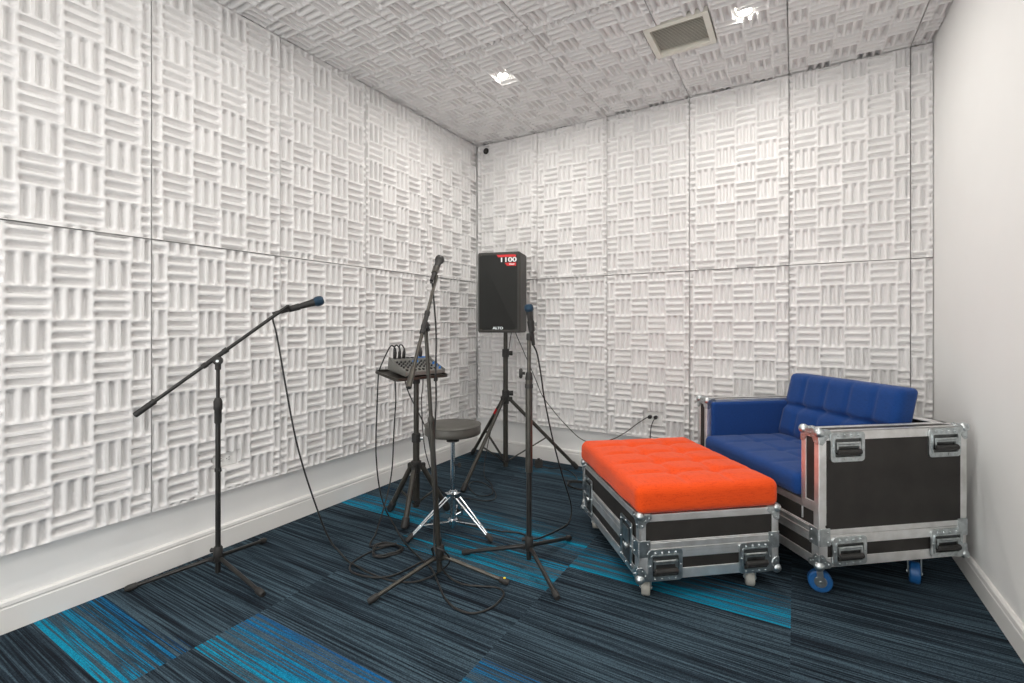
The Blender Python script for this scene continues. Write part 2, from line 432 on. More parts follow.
# ------------------------------------------------------------------ outlets
def outlet(label, origin, ax, n, w, h):
    """horizontal duplex plate; ax along the wall, n out of it"""
    t = thing('wall_outlet', label, 'wall outlet', origin)
    ax = Vector(ax); n = Vector(n); z = Vector((0, 0, 1))
    f = lambda a, b, d: ax*a+z*b+n*d
    mb = MB(); lo = rrect(w, h, .004)
    mb.add([f(a, b, 0) for a, b in lo]+[f(a*.985, b*.97, .005) for a, b in lo], [tuple(range(20)), tuple(range(20, 40))]+[(i, (i+1) % 20, 20+(i+1) % 20, 20+i) for i in range(20)])
    mb.obj('cover_plate', M['plate'], t)
    for s in (-1, 1):
        c = f(s*.0195, 0, .0052)
        so = MB().lathe([(.0165, 0), (.0165, .0012), (.015, .002)], c, n, 24).obj('socket', M['plate'], t)
        mb = MB()
        for dz in (-.006, .006):
            mb.obox(c+n*.002+z*dz+ax*.003, ax, z, n, .0042, .0011, .0004)
        mb.cyl(c+n*.0018-ax*.008, c+n*.0026-ax*.008, .0024, n=10)
        mb.obj('slot', M['slot'], so)
    return t
outlet('white wall outlet in the left wall foam behind the left microphone stand', (-TH+.004, -2.165, .451), (0, 1, 0), (1, 0, 0), .116, .068)
outlet('white wall outlet with two black plugs in the back wall foam', (1.567, TH-.004, .452), (1, 0, 0), (0, -1, 0), .118, .07)

# ------------------------------------------------------------------ microphone stands
def V3(p, o): return Vector(p)-Vector(o)
def leg_parts(t, hub, foot, r, footr=.0135, m=M['black']):
    hub = Vector(hub); foot = Vector(foot); d = (foot-hub).normalized()
    lg = MB().cyl(hub, foot-d*.02, r, r, 14).obj('leg', m, t)
    MB().lathe([(footr*.75, 0), (footr, .006), (footr, .034), (footr*.8, .044)], foot-d*.036, d, 16).obj('rubber_foot', M['rubber'], lg)
    return lg
def tripod_base(t, base, feet, hubz=.098, m=M['black'], r=.0085):
    """low mic stand base: collar, hub, three splayed legs, local coordinates"""
    MB().lathe([(.0165, 0), (.019, .004), (.019, .045), (.015, .052)], (0, 0, hubz-.012), (0, 0, 1), 18).obj('collar', M['rubber'], t)
    hb = MB(); hb.lathe([(.013, 0), (.017, .004), (.017, .03), (.013, .034)], (0, 0, hubz-.03), (0, 0, 1), 18)
    legs = []
    for f in feet:
        d = Vector((f[0]-base[0], f[1]-base[1], 0)).normalized()
        hb.obox(d*.022+Vector((0, 0, hubz-.014)), d, Vector((0, 0, 1)), d.cross(Vector((0, 0, 1))), .014, .009, .0075)
        legs.append(leg_parts(t, d*.028+Vector((0, 0, hubz-.012)), Vector((f[0]-base[0], f[1]-base[1], .0135)), r, m=m))
    hb.obj('hub', m, t, bevel=.0015)
    kd = Vector((-.8, -.4, 0)).normalized()
    MB().cyl(kd*.015+Vector((0, 0, hubz+.022)), kd*.034+Vector((0, 0, hubz+.022)), .008, .010, 12, .002).obj('knob', M['rubber'], t)
    return legs
def boom_arm(t, B, T, cl, side):
    """boom with counterweight end B, mic end T and clutch at cl (local)"""
    d = (T-B).normalized()
    MB().cyl(B+d*.05, T, .0078, .0078, 12).obj('boom', M['gun'] if side == 'g' else M['black'], t)
    MB().cyl(B, B+d*.09, .0125, .0125, 16, .002).obj('counterweight', M['gun'] if side == 'g' else M['rubber'], t)
    q = B+d*(cl-B).dot(d)
    MB().cyl(q-d*.045, q+d*.045, .0105, .0105, 16, .001).cyl(q-d*.062, q-d*.04, .0125, .0125, 16, .002).cyl(q+d*.04, q+d*.062, .0125, .0125, 16, .002).obj('boom_sleeve', M['rubber'], t)
    ax = d.cross(Vector((0, 0, 1))).normalized()
    MB().cyl(cl-ax*.017, cl+ax*.017, .019, .019, 20, .003).obox(cl*.5+q*.5, ax, d, ax.cross(d), .009, .016, max(.012, (q-cl).length*.5)).obj('clutch', M['rubber'], t)
    MB().cyl(cl+ax*.017, cl+ax*.021, .006, .006, 12).obj('clutch_screw', M['steel'], t)
def mic(name_label, tail, head, tip=True):
    tail = Vector(tail); head = Vector(head); d = head-tail; L = d.length; k = L/.20; g = min(1., .45+.55*k)
    t = thing('microphone', name_label, 'microphone', tail, 0, 'handheld microphones')
    MB().lathe([(a*g, b) for a, b in [(.0095, 0), (.0105, .004), (.0105, .03*k), (.0118, .04*k), (.0165, .135*k), (.0185, .15*k), (.0185, .158*k)]], (0, 0, 0), d, 20).obj('handle', M['rubber'], t)
    MB().lathe([(a*g, b) for a, b in [(.0187, .155*k), (.0235, .164*k), (.0245, .170*k), (.0245, .178*k), (.0225, .19*k), (.015, .1985*k), (.001, .2*k)]], (0, 0, 0), d, 22).obj('grille', M['blue_tip'] if tip else M['black'], t)
    MB().cyl(-d.normalized()*.036, d.normalized()*.002, .0085, .0095, 14, .001).obj('cable_plug', M['black'], t)
    return t
def mic_clip(t, tail, head, at, base):
    """tapered clip gripping the microphone handle"""
    tail = Vector(tail); head = Vector(head); d = (head-tail).normalized(); c = tail+d*at
    mb = MB(); mb.lathe([(.0125, 0), (.0145, .002), (.0165, .05), (.015, .052)], c, d, 18)
    mb.tube(smooth([base, (Vector(base)+c)*.5+Vector((0, 0, -.004)), c+d*.012], 4), .008, 10)
    return mb

# left stand, boom
b0 = Vector((.231, -2.333, 0))
t = thing('microphone_stand', 'black boom microphone stand standing by the left wall', 'microphone stand', b0, 0, 'tripod microphone stands')
MB().cyl((0, 0, .022), (0, 0, .70), .0110, .0105, 16).obj('lower_pole', M['black'], t)
MB().cyl((0, 0, .66), (0, 0, .955), .0080, .0075, 14).obj('upper_pole', M['black'], t)
MB().lathe([(.012, 0), (.0145, .006), (.0145, .06), (.0175, .066), (.0175, .10), (.011, .115)], (0, 0, .69), (0, 0, 1), 18).obj('height_grip', M['rubber'], t)
MB().lathe([(.0125, 0), (.0135, .003), (.0135, .014), (.0125, .017)], (0, 0, .474), (0, 0, 1), 16).cyl((.012, 0, .482), (.024, 0, .482), .005, n=10).obj('cable_ring', M['rubber'], t)
MB().lathe([(.008, 0), (.012, .004), (.012, .03), (.009, .034)], (0, 0, .93), (0, 0, 1), 16).obj('top_collar', M['rubber'], t)
tripod_base(t, b0, [(.022, -2.590), (.088, -2.032), (.554, -2.326)])
B = V3((.055, -2.577, .750), b0); T = V3((.40, -2.106, 1.223), b0)
boom_arm(t, B, T, Vector((0, 0, .972)), 'b')
mt, mh = (.352, -2.112, 1.196), (.460, -1.955, 1.258)
d = (Vector(mh)-Vector(mt)).normalized()
mic_clip(t, V3(mt, b0), V3(mh, b0), .035, T).obj('mic_clip', M['rubber'], t)
mic('black microphone with a blue tip held by the left boom stand', mt, mh)

# middle stand, boom, leaning slightly
b1 = Vector((1.085, -1.82, 0)); top1 = Vector((-.056, -.033, 1.12))
t = thing('microphone_stand', 'dark grey boom microphone stand with yellow dot on one foot, in front of the mixer', 'microphone stand', b1, 0, 'tripod microphone stands')
def on1(z): return Vector((top1.x*z/1.12, top1.y*z/1.12, z))
MB().cyl(on1(.022), on1(.70), .0125, .0125, 16).obj('lower_pole', M['olive'], t)
MB().cyl(on1(.66), on1(1.105), .009, .009, 14).obj('upper_pole', M['olive'], t)
MB().lathe([(.0135, 0), (.0145, .004), (.0145, .02), (.010, .03)], on1(.69), on1(.72)-on1(.69), 18).obj('height_grip', M['olive'], t)
f1 = [(.982, -2.135), (1.389, -1.736), (.866, -1.563)]
lg = tripod_base(t, b1, f1, m=M['gun'])
f = V3((f1[1][0], f1[1][1], .0135), b1); dd = (f-Vector((0, 0, .086))).normalized()
MB().sphere(f+Vector((0, 0, .0135))-dd*.012, .007, 10, (1, 1, .35)).obj('yellow_dot', M['yellow'], lg[1])
B = V3((1.12, -2.06, .878), b1); T = V3((.985, -1.725, 1.37), b1)
boom_arm(t, B, T, on1(1.122), 'g')
mt, mh = (.985, -1.752, 1.362), (.925, -1.625, 1.474)
mic_clip(t, V3(mt, b1), V3(mh, b1), .03, T).obj('mic_clip', M['gun'], t)
mic('dark grey microphone pointing up on the middle boom stand', mt, mh, False)

# right stand, straight
b2 = Vector((1.388, -1.537, 0))
t = thing('microphone_stand', 'straight microphone stand with a big side knob, next to the orange ottoman', 'microphone stand', b2, 0, 'tripod microphone stands')
MB().cyl((0, 0, .028), (0, 0, .50), .0125, .0125, 16).obj('lower_pole', M['black'], t)
MB().cyl((0, 0, .44), (0, 0, .885), .0168, .0168, 20, .001).obj('outer_tube', M['gun'], t)
MB().cyl((0, 0, .87), (0, 0, 1.085), .0095, .0095, 14).obj('upper_pole', M['gun'], t)
MB().lathe([(.0175, 0), (.019, .003), (.019, .016), (.0175, .02)], (0, 0, .835), (0, 0, 1), 18).obj('clamp', M['rubber'], t)
MB().lathe([(.0172, 0), (.0185, .003), (.015, .03), (.011, .036)], (0, 0, .875), (0, 0, 1), 18).obj('tube_cap', M['rubber'], t)
kd = Vector((-.865, -.503, 0))
MB().cyl(kd*.018+Vector((0, 0, .905)), kd*.032+Vector((0, 0, .905)), .007, n=12).lathe([(.016, 0), (.024, .004), (.024, .012), (.018, .017)], kd*.030+Vector((0, 0, .905)), kd, 20).obj('side_knob', M['rubber'], t)
MB().lathe([(.010, 0), (.0125, .004), (.0125, .03), (.010, .034)], (0, 0, 1.06), (0, 0, 1), 16).obj('top_collar', M['rubber'], t)
tripod_base(t, b2, [(1.064, -1.613), (1.449, -1.208), (1.626, -1.728)], r=.0095)
mt, mh = (1.398, -1.520, 1.072), (1.389, -1.545, 1.232)
mic_clip(t, V3(mt, b2), V3(mh, b2), .03, (0, 0, 1.085)).obj('mic_clip', M['rubber'], t)
mic('black microphone with blue tip upright on the straight stand near the speaker', mt, mh)

# ------------------------------------------------------------------ tall tripods for mixer and speaker
def big_tripod(t, feet, base, hubz, colz, r, polez0, m, lower):
    """speaker-stand tripod: sliding collar at hubz, legs, braces to the lower collar at colz"""
    MB().lathe([(.019, 0), (.027, .004), (.027, .045), (.030, .05), (.030, .068), (.022, .074)], (0, 0, hubz-.05), (0, 0, 1), 20).obj('leg_collar', M['rubber'], t)
    lo = MB().lathe([(.019, 0), (.025, .004), (.025, .03), (.02, .034)], (0, 0, colz), (0, 0, 1), 18)
    for f in feet:
        F = Vector((f[0]-base[0], f[1]-base[1], .022)); d = Vector((F.x, F.y, 0)).normalized()
        H = d*.034+Vector((0, 0, hubz-.012))
        ll = (F-H).normalized()
        lg = MB().cyl(H, F, r, r, 14).obj('leg', m, t)
        MB().obox(H, d, Vector((0, 0, 1)), d.cross(Vector((0, 0, 1))), .02, .017, .0125).obj('leg_joint', M['rubber'], lg, bevel=.003)
        MB().lathe([(r*1.05, 0), (r*1.4, .006), (r*1.4, .05), (r*1.1, .06)], F-ll*.045, ll, 14).obj('rubber_foot', M['rubber'], lg)
        mid = H+(F-H)*.56
        s = d.cross(Vector((0, 0, 1)))*.009
        MB().obox((d*.026+Vector((0, 0, colz+.017))+mid)*.5, (mid-d*.026-Vector((0, 0, colz+.017))).normalized(), s.normalized(), (mid-d*.026-Vector((0, 0, colz+.017))).normalized().cross(s.normalized()), (mid-d*.026-Vector((0, 0, colz+.017))).length/2, .008, .0035).obj('brace', m, t)
    lo.obj('lower_collar', M['rubber'], t)

b3 = Vector((.528, -1.368, 0))
t = thing('mixer_stand', 'dark tripod stand with a tilted tray holding the audio mixer', 'stand', b3)
MB().cyl((0, 0, .055), (0, 0, .47), .0195, .0195, 20).obj('lower_pole', M['olive'], t)
mb = MB().cyl((0, 0, .45), (0, 0, .80), .0155, .0155, 18)
mb.obj('upper_pole', M['olive'], t)
camd = Vector((.66, -.75, 0))
for i in range(6):
    MB().cyl(camd*.0150+Vector((0, 0, .50+.045*i)), camd*.0160+Vector((0, 0, .50+.045*i)), .003, n=10).obj('pin_hole', M['slot'], t)
MB().lathe([(.021, 0), (.026, .004), (.026, .05), (.020, .056)], (0, 0, .435), (0, 0, 1), 20).obj('clamp', M['rubber'], t)
kd = Vector((.865, .503, 0))
MB().cyl(kd*.024+Vector((0, 0, .462)), kd*.044+Vector((0, 0, .462)), .011, .013, 12, .002).obj('clamp_knob', M['steel'], t)
big_tripod(t, [(.351, -1.40), (.607, -1.545), (.632, -1.215)], b3, .305, .07, .0155, .055, M['olive'], .12)
# tray, tilted, front edge towards the stool
Fd = Vector((.22, .975, 0)).normalized(); Bd = Vector((-Fd.y, Fd.x, 0)); tl = math.radians(8.5)
Bt = Bd*math.cos(tl)+Vector((0, 0, math.sin(tl))); Nt = Fd.cross(Bt).normalized()
if Nt.z < 0: Nt = -Nt
tc0 = Vector((-.02, -.014, .837))
def tr(a, b, d): return tc0+Fd*a+Bt*b+Nt*d
lo = rrect(.365, .235, .02)
mb = MB(); n = len(lo)
mb.add([tr(a, b, 0) for a, b in lo]+[tr(a, b, .006) for a, b in lo], [tuple(range(n)), tuple(range(n, 2*n))]+[(i, (i+1) % n, n+(i+1) % n, n+i) for i in range(n)])
mb.obj('tray', M['olive'], t)
MB().ring(tr, lo, rrect(.353, .223, .016), .006, .016).obj('tray_lip', M['gun'], t)
MB().lathe([(.022, 0), (.022, .03), (.035, .036), (.035, .042)], (0, 0, .785), (0, 0, 1), 18).obj('tray_socket', M['rubber'], t)
for a in (-.09, .10):
    MB().lathe([(.007, 0), (.012, .006), (.012, .02), (.008, .024)], tr(a, -.10, -.001), -Nt, 12).obj('tray_knob', M['rubber'], t)
# mixer
mc = b3+tc0+Nt*.0175+Fd*.030
t = thing('audio_mixer', 'compact grey audio mixer with rows of black knobs on the tray', 'audio mixer', mc)
wt = math.radians(6); Bm = (Bt*math.cos(wt)+Nt*math.sin(wt)).normalized(); Nm = Fd.cross(Bm).normalized(); Nm = Nm if Nm.z > 0 else -Nm
mw, md = .262, .180
def mr(a, b, d): return Fd*a+Bt*b+Nt*d
mb = MB(); x = mw/2
pr = [(-md/2, 0), (-md/2, .022), (md/2-.045, .050), (md/2-.04, .068), (md/2, .072), (md/2, 0)]
k = len(pr)
mb.add([mr(-x, b, d) for b, d in pr]+[mr(x, b, d) for b, d in pr], [tuple(range(k)), tuple(range(2*k-1, k-1, -1))]+[(i, (i+1) % k, k+(i+1) % k, k+i) for i in range(k)])
mb.obj('chassis', M['mixer'], t, bevel=.002)
for sx in (-1, 1):
    mb = MB(); a0, a1 = sx*x, sx*(x+.010)
    pr2 = [(-md/2-.006, 0), (-md/2-.006, .028), (md/2-.04, .064), (md/2-.03, .076), (md/2+.004, .078), (md/2+.004, 0)]
    mb.add([mr(a0, b, d) for b, d in pr2]+[mr(a1, b, d) for b, d in pr2], [tuple(range(k)), tuple(range(2*k-1, k-1, -1))]+[(i, (i+1) % k, k+(i+1) % k, k+i) for i in range(k)])
    mb.obj('side_cheek', M['mixer'], t, bevel=.003)
sl = (.050-.022)/(md-.045)
nk = (Nt-Bt*sl).normalized()
for c in range(8):
    for r in range(4):
        b = -.030+.024*r; a = -.112+.028*c
        ob = MB().lathe([(.0068, 0), (.006, .003), (.0046, .011), (.004, .012)], mr(a, b, .022+(b+md/2)*sl), nk, 10).obj('knob', M['blue_plastic'] if (r == 3 and c in (4, 5)) else M['knob'], t)
    ob = MB().obox(mr(a, -.064, .0245+(-.064+md/2)*sl), Fd, Bt, Nt, .0045, .008, .005).obj('fader', M['knob'], t)
for k2 in range(3):
    MB().lathe([(.0075, 0), (.0065, .004), (.005, .013), (.0045, .014)], mr(.117, -.068+.034*k2, .022+(-.068+.034*k2+md/2)*sl), nk, 12).obj('blue_knob', M['blue_plastic'], t)
MB().obox(mr(.075, md/2-.02, .0715), Fd, Bt, Nt, .03, .012, .002).obj('blue_panel', M['blue_plastic'], t)
for i in range(6):
    MB().lathe([(.011, 0), (.011, .003), (.007, .003), (.007, .001)], mr(-.112+.030*i, md/2-.021, .0705), Nt, 14).obj('jack_socket', M['slot'], t)
PLUG = [mc+mr(a, md/2-.021, .073) for a in (-.112, -.082, -.052, -.022, .068)]
def jack_plugs(cab, i, k=1):
    for q in range(k):
        p = PLUG[i+q]; MB().lathe([(.0085, 0), (.0095, .003), (.0095, .032), (.006, .045), (.004, .056)], p, Nt, 14).obj('cable_plug', M['black'], cab)

# speaker stand + speaker
b4 = Vector((.520, -.350, 0))
t = thing('speaker_stand', 'black tripod stand carrying the loudspeaker in the back corner', 'speaker stand', b4)
MB().cyl((0, 0, .03), (0, 0, .93), .0195, .0195, 20).obj('lower_pole', M['olive'], t)
MB().cyl((0, 0, .9), (0, 0, 1.16), .0165, .0165, 18).obj('upper_pole', M['olive'], t)
MB().lathe([(.020, 0), (.027, .005), (.027, .06), (.021, .066)], (0, 0, .88), (0, 0, 1), 20).obj('height_clamp', M['rubber'], t)
kd = Vector((.865, .503, 0))
MB().cyl(kd*.02+Vector((0, 0, .912)), kd*.055+Vector((0, 0, .912)), .016, .019, 14, .003).obj('clamp_knob', M['rubber'], t)
MB().cyl(kd*.02+Vector((0, 0, .60)), kd*.06+Vector((0, 0, .60)), .017, .02, 14, .003).obj('clamp_knob', M['rubber'], t)
MB().lathe([(.020, 0), (.028, .005), (.028, .04), (.021, .046)], (0, 0, .58), (0, 0, 1), 20).obj('pole_clamp', M['rubber'], t)
big_tripod(t, [(.05, -.135), (.535, -.915), (.99, -.06)], b4, .565, .06, .0135, .03, M['olive'], .1)
fl = t.children
legs = [o for o in t.children if o.name.startswith('leg') and not o.name.startswith('leg_')]
H = Vector((-.9, .41, 0)).normalized()*.034+Vector((0, 0, .553)); F = Vector((.05-.52, -.135+.35, .022)); q0 = H+(F-H)*.17; q1 = H+(F-H)*.25
st = MB().cyl(q0, q1, .0142, .0142, 14).obj('red_sticker', M['red'], legs[0]); st['label'] = 'red sticker around the leg'

ns_ = math.radians(15)
t = thing('loudspeaker', 'black loudspeaker with a red 1100 badge raised on the tripod in the corner', 'loudspeaker', (b4.x-.012, b4.y-.004, 1.074), ns_)
Hs = .606; hw = .168
# plan: front at y=-.145, tapering back
pl = [(-hw, -.135), (-hw+.012, -.147), (hw-.012, -.147), (hw, -.135), (hw-.004, .075), (.115, .15), (-.115, .15), (-hw+.004, .075)]
MB().prism(pl, 0, Hs).obj('cabinet', M['cab'], t, bevel=.012, seg=3)
lo = rrect(.298, .560, .012, 4, 0, Hs/2)
mb = MB(); n = len(lo)
mb.add([(a, -.146, b) for a, b in lo]+[(a, -.152, b) for a, b in lo]+[(a*.965, -.1545, (b-Hs/2)*.98+Hs/2) for a, b in lo], [tuple(range(n)), tuple(range(2*n, 3*n))]+[(j*n+i, j*n+(i+1) % n, (j+1)*n+(i+1) % n, (j+1)*n+i) for j in (0, 1) for i in range(n)])
gr = mb.obj('grille', M['grille'], t)
MB().ring(lambda a, b, d: (a, d, b), rrect(.317, .586, .02, 4, 0, Hs/2), rrect(.300, .562, .013, 4, 0, Hs/2), -.1465, -.1525).obj('front_bezel', M['cab'], t)
for sx in (-1, 1):
    for z in (.022, Hs-.022):
        MB().lathe([(.006, 0), (.005, .0025), (.002, .003)], (sx*.135, -.1535, z), (0, -1, 0), 12).obj('grille_screw', M['gun'], t)
hd = MB().box(.120, .162, -.01, .08, .31, .44).obj('side_handle', M['slot'], t, bevel=.006)
# badge: red ribbon with the number, following the photo
bd = MB().add([(-.010, -.1556, .583), (.141, -.1556, .583), (.141, -.1556, .565), (.003, -.1556, .565)], [(0, 1, 2, 3)])
bd.add([(.052, -.1556, .522), (.141, -.1556, .522), (.141, -.1556, .499), (.072, -.1556, .499)], [(0, 1, 2, 3)])
bg = bd.obj('red_badge', M['red'], t)
def text(body, size, loc, parent, name, m, shear=0., rot=(PI/2, 0, 0), xs=1.):
    cu = bpy.data.curves.new(name, 'FONT'); cu.body = body; cu.size = size; cu.extrude = .0006; cu.shear = shear; cu.offset = size*.028
    cu.align_x = 'CENTER'; cu.align_y = 'CENTER'
    o = bpy.data.objects.new(name, cu); C.objects.link(o)
    dg = bpy.context.evaluated_depsgraph_get(); me = bpy.data.meshes.new_from_object(o.evaluated_get(dg))
    bpy.data.objects.remove(o); bpy.data.curves.remove(cu)
    me.name = name; me.materials.clear()
    ob = link(name, me, m, parent); ob.location = loc; ob.rotation_euler = rot; ob.scale = (xs, 1, 1); return ob
text('1100', .047, (.079, -.1562, .5435), t, 'badge_number', M['white'], xs=1.42)
text('Watts', .017, (.106, -.1566, .511), bg, 'badge_lettering', M['white'], .25)
text('ALTO', .026, (0, -.1562, .034), t, 'maker_badge', M['steel'], 0, xs=1.2)

# ------------------------------------------------------------------ stool
b5 = Vector((.861, -1.443, 0))
t = thing('drum_throne', 'round grey padded stool on chrome tripod legs', 'stool', b5)
MB().lathe([(.06, .0), (.146, .0005), (.151, .004), (.1525, .020), (.151, .046), (.147, .053), (.135, .0565), (.08, .058), (.001, .0585)], (0, 0, .540), (0, 0, 1), 40).obj('seat', M['vinyl'], t, sharp=60)
mb = MB()
MB().tube([(.1515*math.cos(2*PI*i/48), .1515*math.sin(2*PI*i/48), .590) for i in range(49)], .0035, 6).obj('seat_piping', M['vinyl'], t)
MB().lathe([(.035, 0), (.035, .008), (.022, .012), (.022, .05)][::-1], (0, 0, .500), (0, 0, 1), 18).obj('seat_mount', M['rubber'], t)
MB().cyl((0, 0, .20), (0, 0, .53), .0125, .0125, 18).obj('seat_post', M['chrome'], t)
MB().cyl((0, 0, .03), (0, 0, .235), .0165, .0165, 18, .002).obj('base_tube', M['chrome'], t)
MB().lathe([(.019, 0), (.029, .005), (.029, .034), (.021, .042)], (0, 0, .185), (0, 0, 1), 18).obj('upper_collar', M['chrome'], t)
MB().lathe([(.019, 0), (.027, .004), (.027, .026), (.02, .032)], (0, 0, .048), (0, 0, 1), 18).obj('lower_collar', M['chrome'], t)
kd = Vector((.9, .45, 0)).normalized()
MB().cyl(kd*.014+Vector((0, 0, .37)), kd*.034+Vector((0, 0, .37)), .004, n=10).lathe([(.011, 0), (.013, .003), (.013, .011), (.01, .014)], kd*.03+Vector((0, 0, .37)), kd, 12).obj('height_knob', M['rubber'], t)
MB().cyl(kd*.018+Vector((0, 0, .10)), kd*.045+Vector((0, 0, .115)), .005, n=10).obox(kd*.05+Vector((0, 0, .118)), kd, Vector((0, 0, 1)), kd.cross(Vector((0, 0, 1))), .006, .018, .004).obj('wing_screw', M['chrome'], t)
for f in [(.740, -1.654), (1.104, -1.442), (.739, -1.233)]:
    d = Vector((f[0]-b5.x, f[1]-b5.y, 0)); Rr = d.length; d.normalize(); s = d.cross(Vector((0, 0, 1)))
    H = d*.024+Vector((0, 0, .205)); F = d*(Rr-.004)+Vector((0, 0, .026)); ll = (F-H).normalized()
    mb = MB()
    for q in (-1, 1):
        mb.cyl(H+s*.017*q, F-ll*.02+s*.006*q, .0052, .0052, 10)
    mb.obox(H, d, Vector((0, 0, 1)), s,   .014, .015, .021)
    lg = mb.obj('leg', M['chrome'], t)
    MB().lathe([(.008, 0), (.0135, .008), (.0135, .04), (.011, .048)], F-ll*.026, ll, 14).obj('rubber_foot', M['rubber'], lg)
    mid = H+(F-H)*.72
    MB().cyl(d*.02+Vector((0, 0, .064)), mid, .0055, .0055, 10).sphere(mid, .009, 8).obj('brace', M['chrome'], t)

# ------------------------------------------------------------------ flight-case furniture
def rounded_box(x0, x1, y0, y1, z0, z1, r, res=.014, deform=None):
    nx, ny, nz = [max(4, int((b-a)/res)) for a, b in ((x0, x1), (y0, y1), (z0, z1))]
    b = bmesh.new(); 
    lat = {}
    def vert(i, j, k):
        if (i, j, k) not in lat: lat[(i, j, k)] = b.verts.new((x0+(x1-x0)*i/nx, y0+(y1-y0)*j/ny, z0+(z1-z0)*k/nz))
        return lat[(i, j, k)]
    for k in (0, nz):
        for i in range(nx):
            for j in range(ny): b.faces.new([vert(i, j, k), vert(i+1, j, k), vert(i+1, j+1, k), vert(i, j+1, k)])
    for j in (0, ny):
        for i in range(nx):
            for k in range(nz): b.faces.new([vert(i, j, k), vert(i+1, j, k), vert(i+1, j, k+1), vert(i, j, k+1)])
    for i in (0, nx):
        for j in range(ny):
            for k in range(nz): b.faces.new([vert(i, j, k), vert(i, j+1, k), vert(i, j+1, k+1), vert(i, j, k+1)])
    for v in b.verts:
        q = Vector((min(max(v.co.x, x0+r), x1-r), min(max(v.co.y, y0+r), y1-r), min(max(v.co.z, z0+r), z1-r)))
        d = v.co-q
        if d.length > 1e-9: v.co = q+d.normalized()*r if d.length > r or True and d.length > 0 and max(abs(d.x), abs(d.y), abs(d.z)) >= r*.999 else v.co
    if deform:
        for v in b.verts: v.co = deform(v.co.copy())
    bmesh.ops.recalc_face_normals(b, faces=b.faces)
    me = bpy.data.meshes.new('cushion'); b.to_mesh(me); b.free(); me.shade_smooth(); return me

def tuft(a, na, b, nb, w=.018, btn=.035):
    """crease depth 0..1 at parametric (a in metres, list of seam positions)"""
    c = 0
    for s in na: c = max(c, math.exp(-((a-s)/w)**2)*.55)
    for s in nb: c = max(c, math.exp(-((b-s)/w)**2)*.55)
    for s in na:
        for u in nb: c = max(c, math.exp(-(((a-s)**2+(b-u)**2)/(btn**2))))
    return c

def ball_corner(t, c, sx, sy, sz):
    """rounded steel corner with three riveted wings; sx, sy, sz point out of the case"""
    c = Vector(c); o = Vector((sx, sy, sz))
    mb = MB().sphere(c-o*.006, .0205, 16)
    L = .052
    for a in range(3):
        n = Vector((0, 0, 0)); n[a] = o[a]
        e = [Vector((0, 0, 0)) for _ in range(2)]; idx = [i for i in range(3) if i != a]
        for q in range(2): e[q][idx[q]] = -o[idx[q]]
        f = lambda u, v, d: c+n*d+e[0]*u+e[1]*v
        shape = [(0, 0), (L, 0), (L+.004, .012), (L-.008, .026), (.034, .030), (.030, .034), (.026, L-.008), (.012, L+.004), (0, L)]
        k = len(shape)
        mb.add([f(u, v, .001) for u, v in shape]+[f(u, v, .0042) for u, v in shape], [tuple(range(k)), tuple(range(k, 2*k))]+[(i, (i+1) % k, k+(i+1) % k, k+i) for i in range(k)])
        for u, v in ((L-.010, .013), (.013, L-.010), (.027, .022)): mb.sphere(f(u, v, .0045), .0036, 8)
    return mb.obj('ball_corner', M['steel'], t)

def case_handle(t, c, ax, n, w, h):
    """recessed spring handle: riveted dish plate, dark well, sprung grip"""
    c = Vector(c); ax = Vector(ax); n = Vector(n); z = Vector((0, 0, 1))
    f = lambda a, b, d: c+ax*a+z*b+n*d
    mb = MB(); mb.ring(f, rrect(w, h, .016), rrect(w-.032, h-.042, .006, 4, 0, -.003), .0, .0055)
    mb.ring(f, rrect(w-.026, h-.036, .008, 4, 0, -.003), rrect(w-.036, h-.046, .006, 4, 0, -.003), .005, .0085)
    for i in range(4):
        a = -w*.30+w*.60*i/3
        mb.sphere(f(a, h/2-.0125, .006), .0055, 8); mb.sphere(f(a, -h/2+.010, .006), .004, 8)
    for s in (-1, 1):
        mb.sphere(f(s*(w/2-.0085), 0, .006), .0042, 8)
    hd = mb.obj('handle', M['steel'], t)
    lo = rrect(w-.032, h-.042, .006, 4, 0, -.003); k = len(lo)
    MB().add([f(a, b, .0012) for a, b in lo], [tuple(range(k))]).obj('handle_well', M['dish'], hd)
    gw = w-.050
    mb = MB(); mb.cyl(f(-gw/2, -h*.16, .012), f(gw/2, -h*.16, .012), .0115, .0115, 16, .002)
    mb.obj('grip', M['rubber'], hd)
    mb = MB(); mb.cyl(f(-gw/2-.003, h*.13, .006), f(gw/2+.003, h*.13, .006), .005, .005, 10)
    mb.obox(f(0, h*.06, .006), ax, z, n, gw/2, .003, .003)
    for s in (-1, 1): mb.obox(f(s*(gw/2-.002), 0, .007), ax, z, n, .004, h*.17, .0035)
    mb.obj('handle_bracket', M['steel'], hd)
    return hd

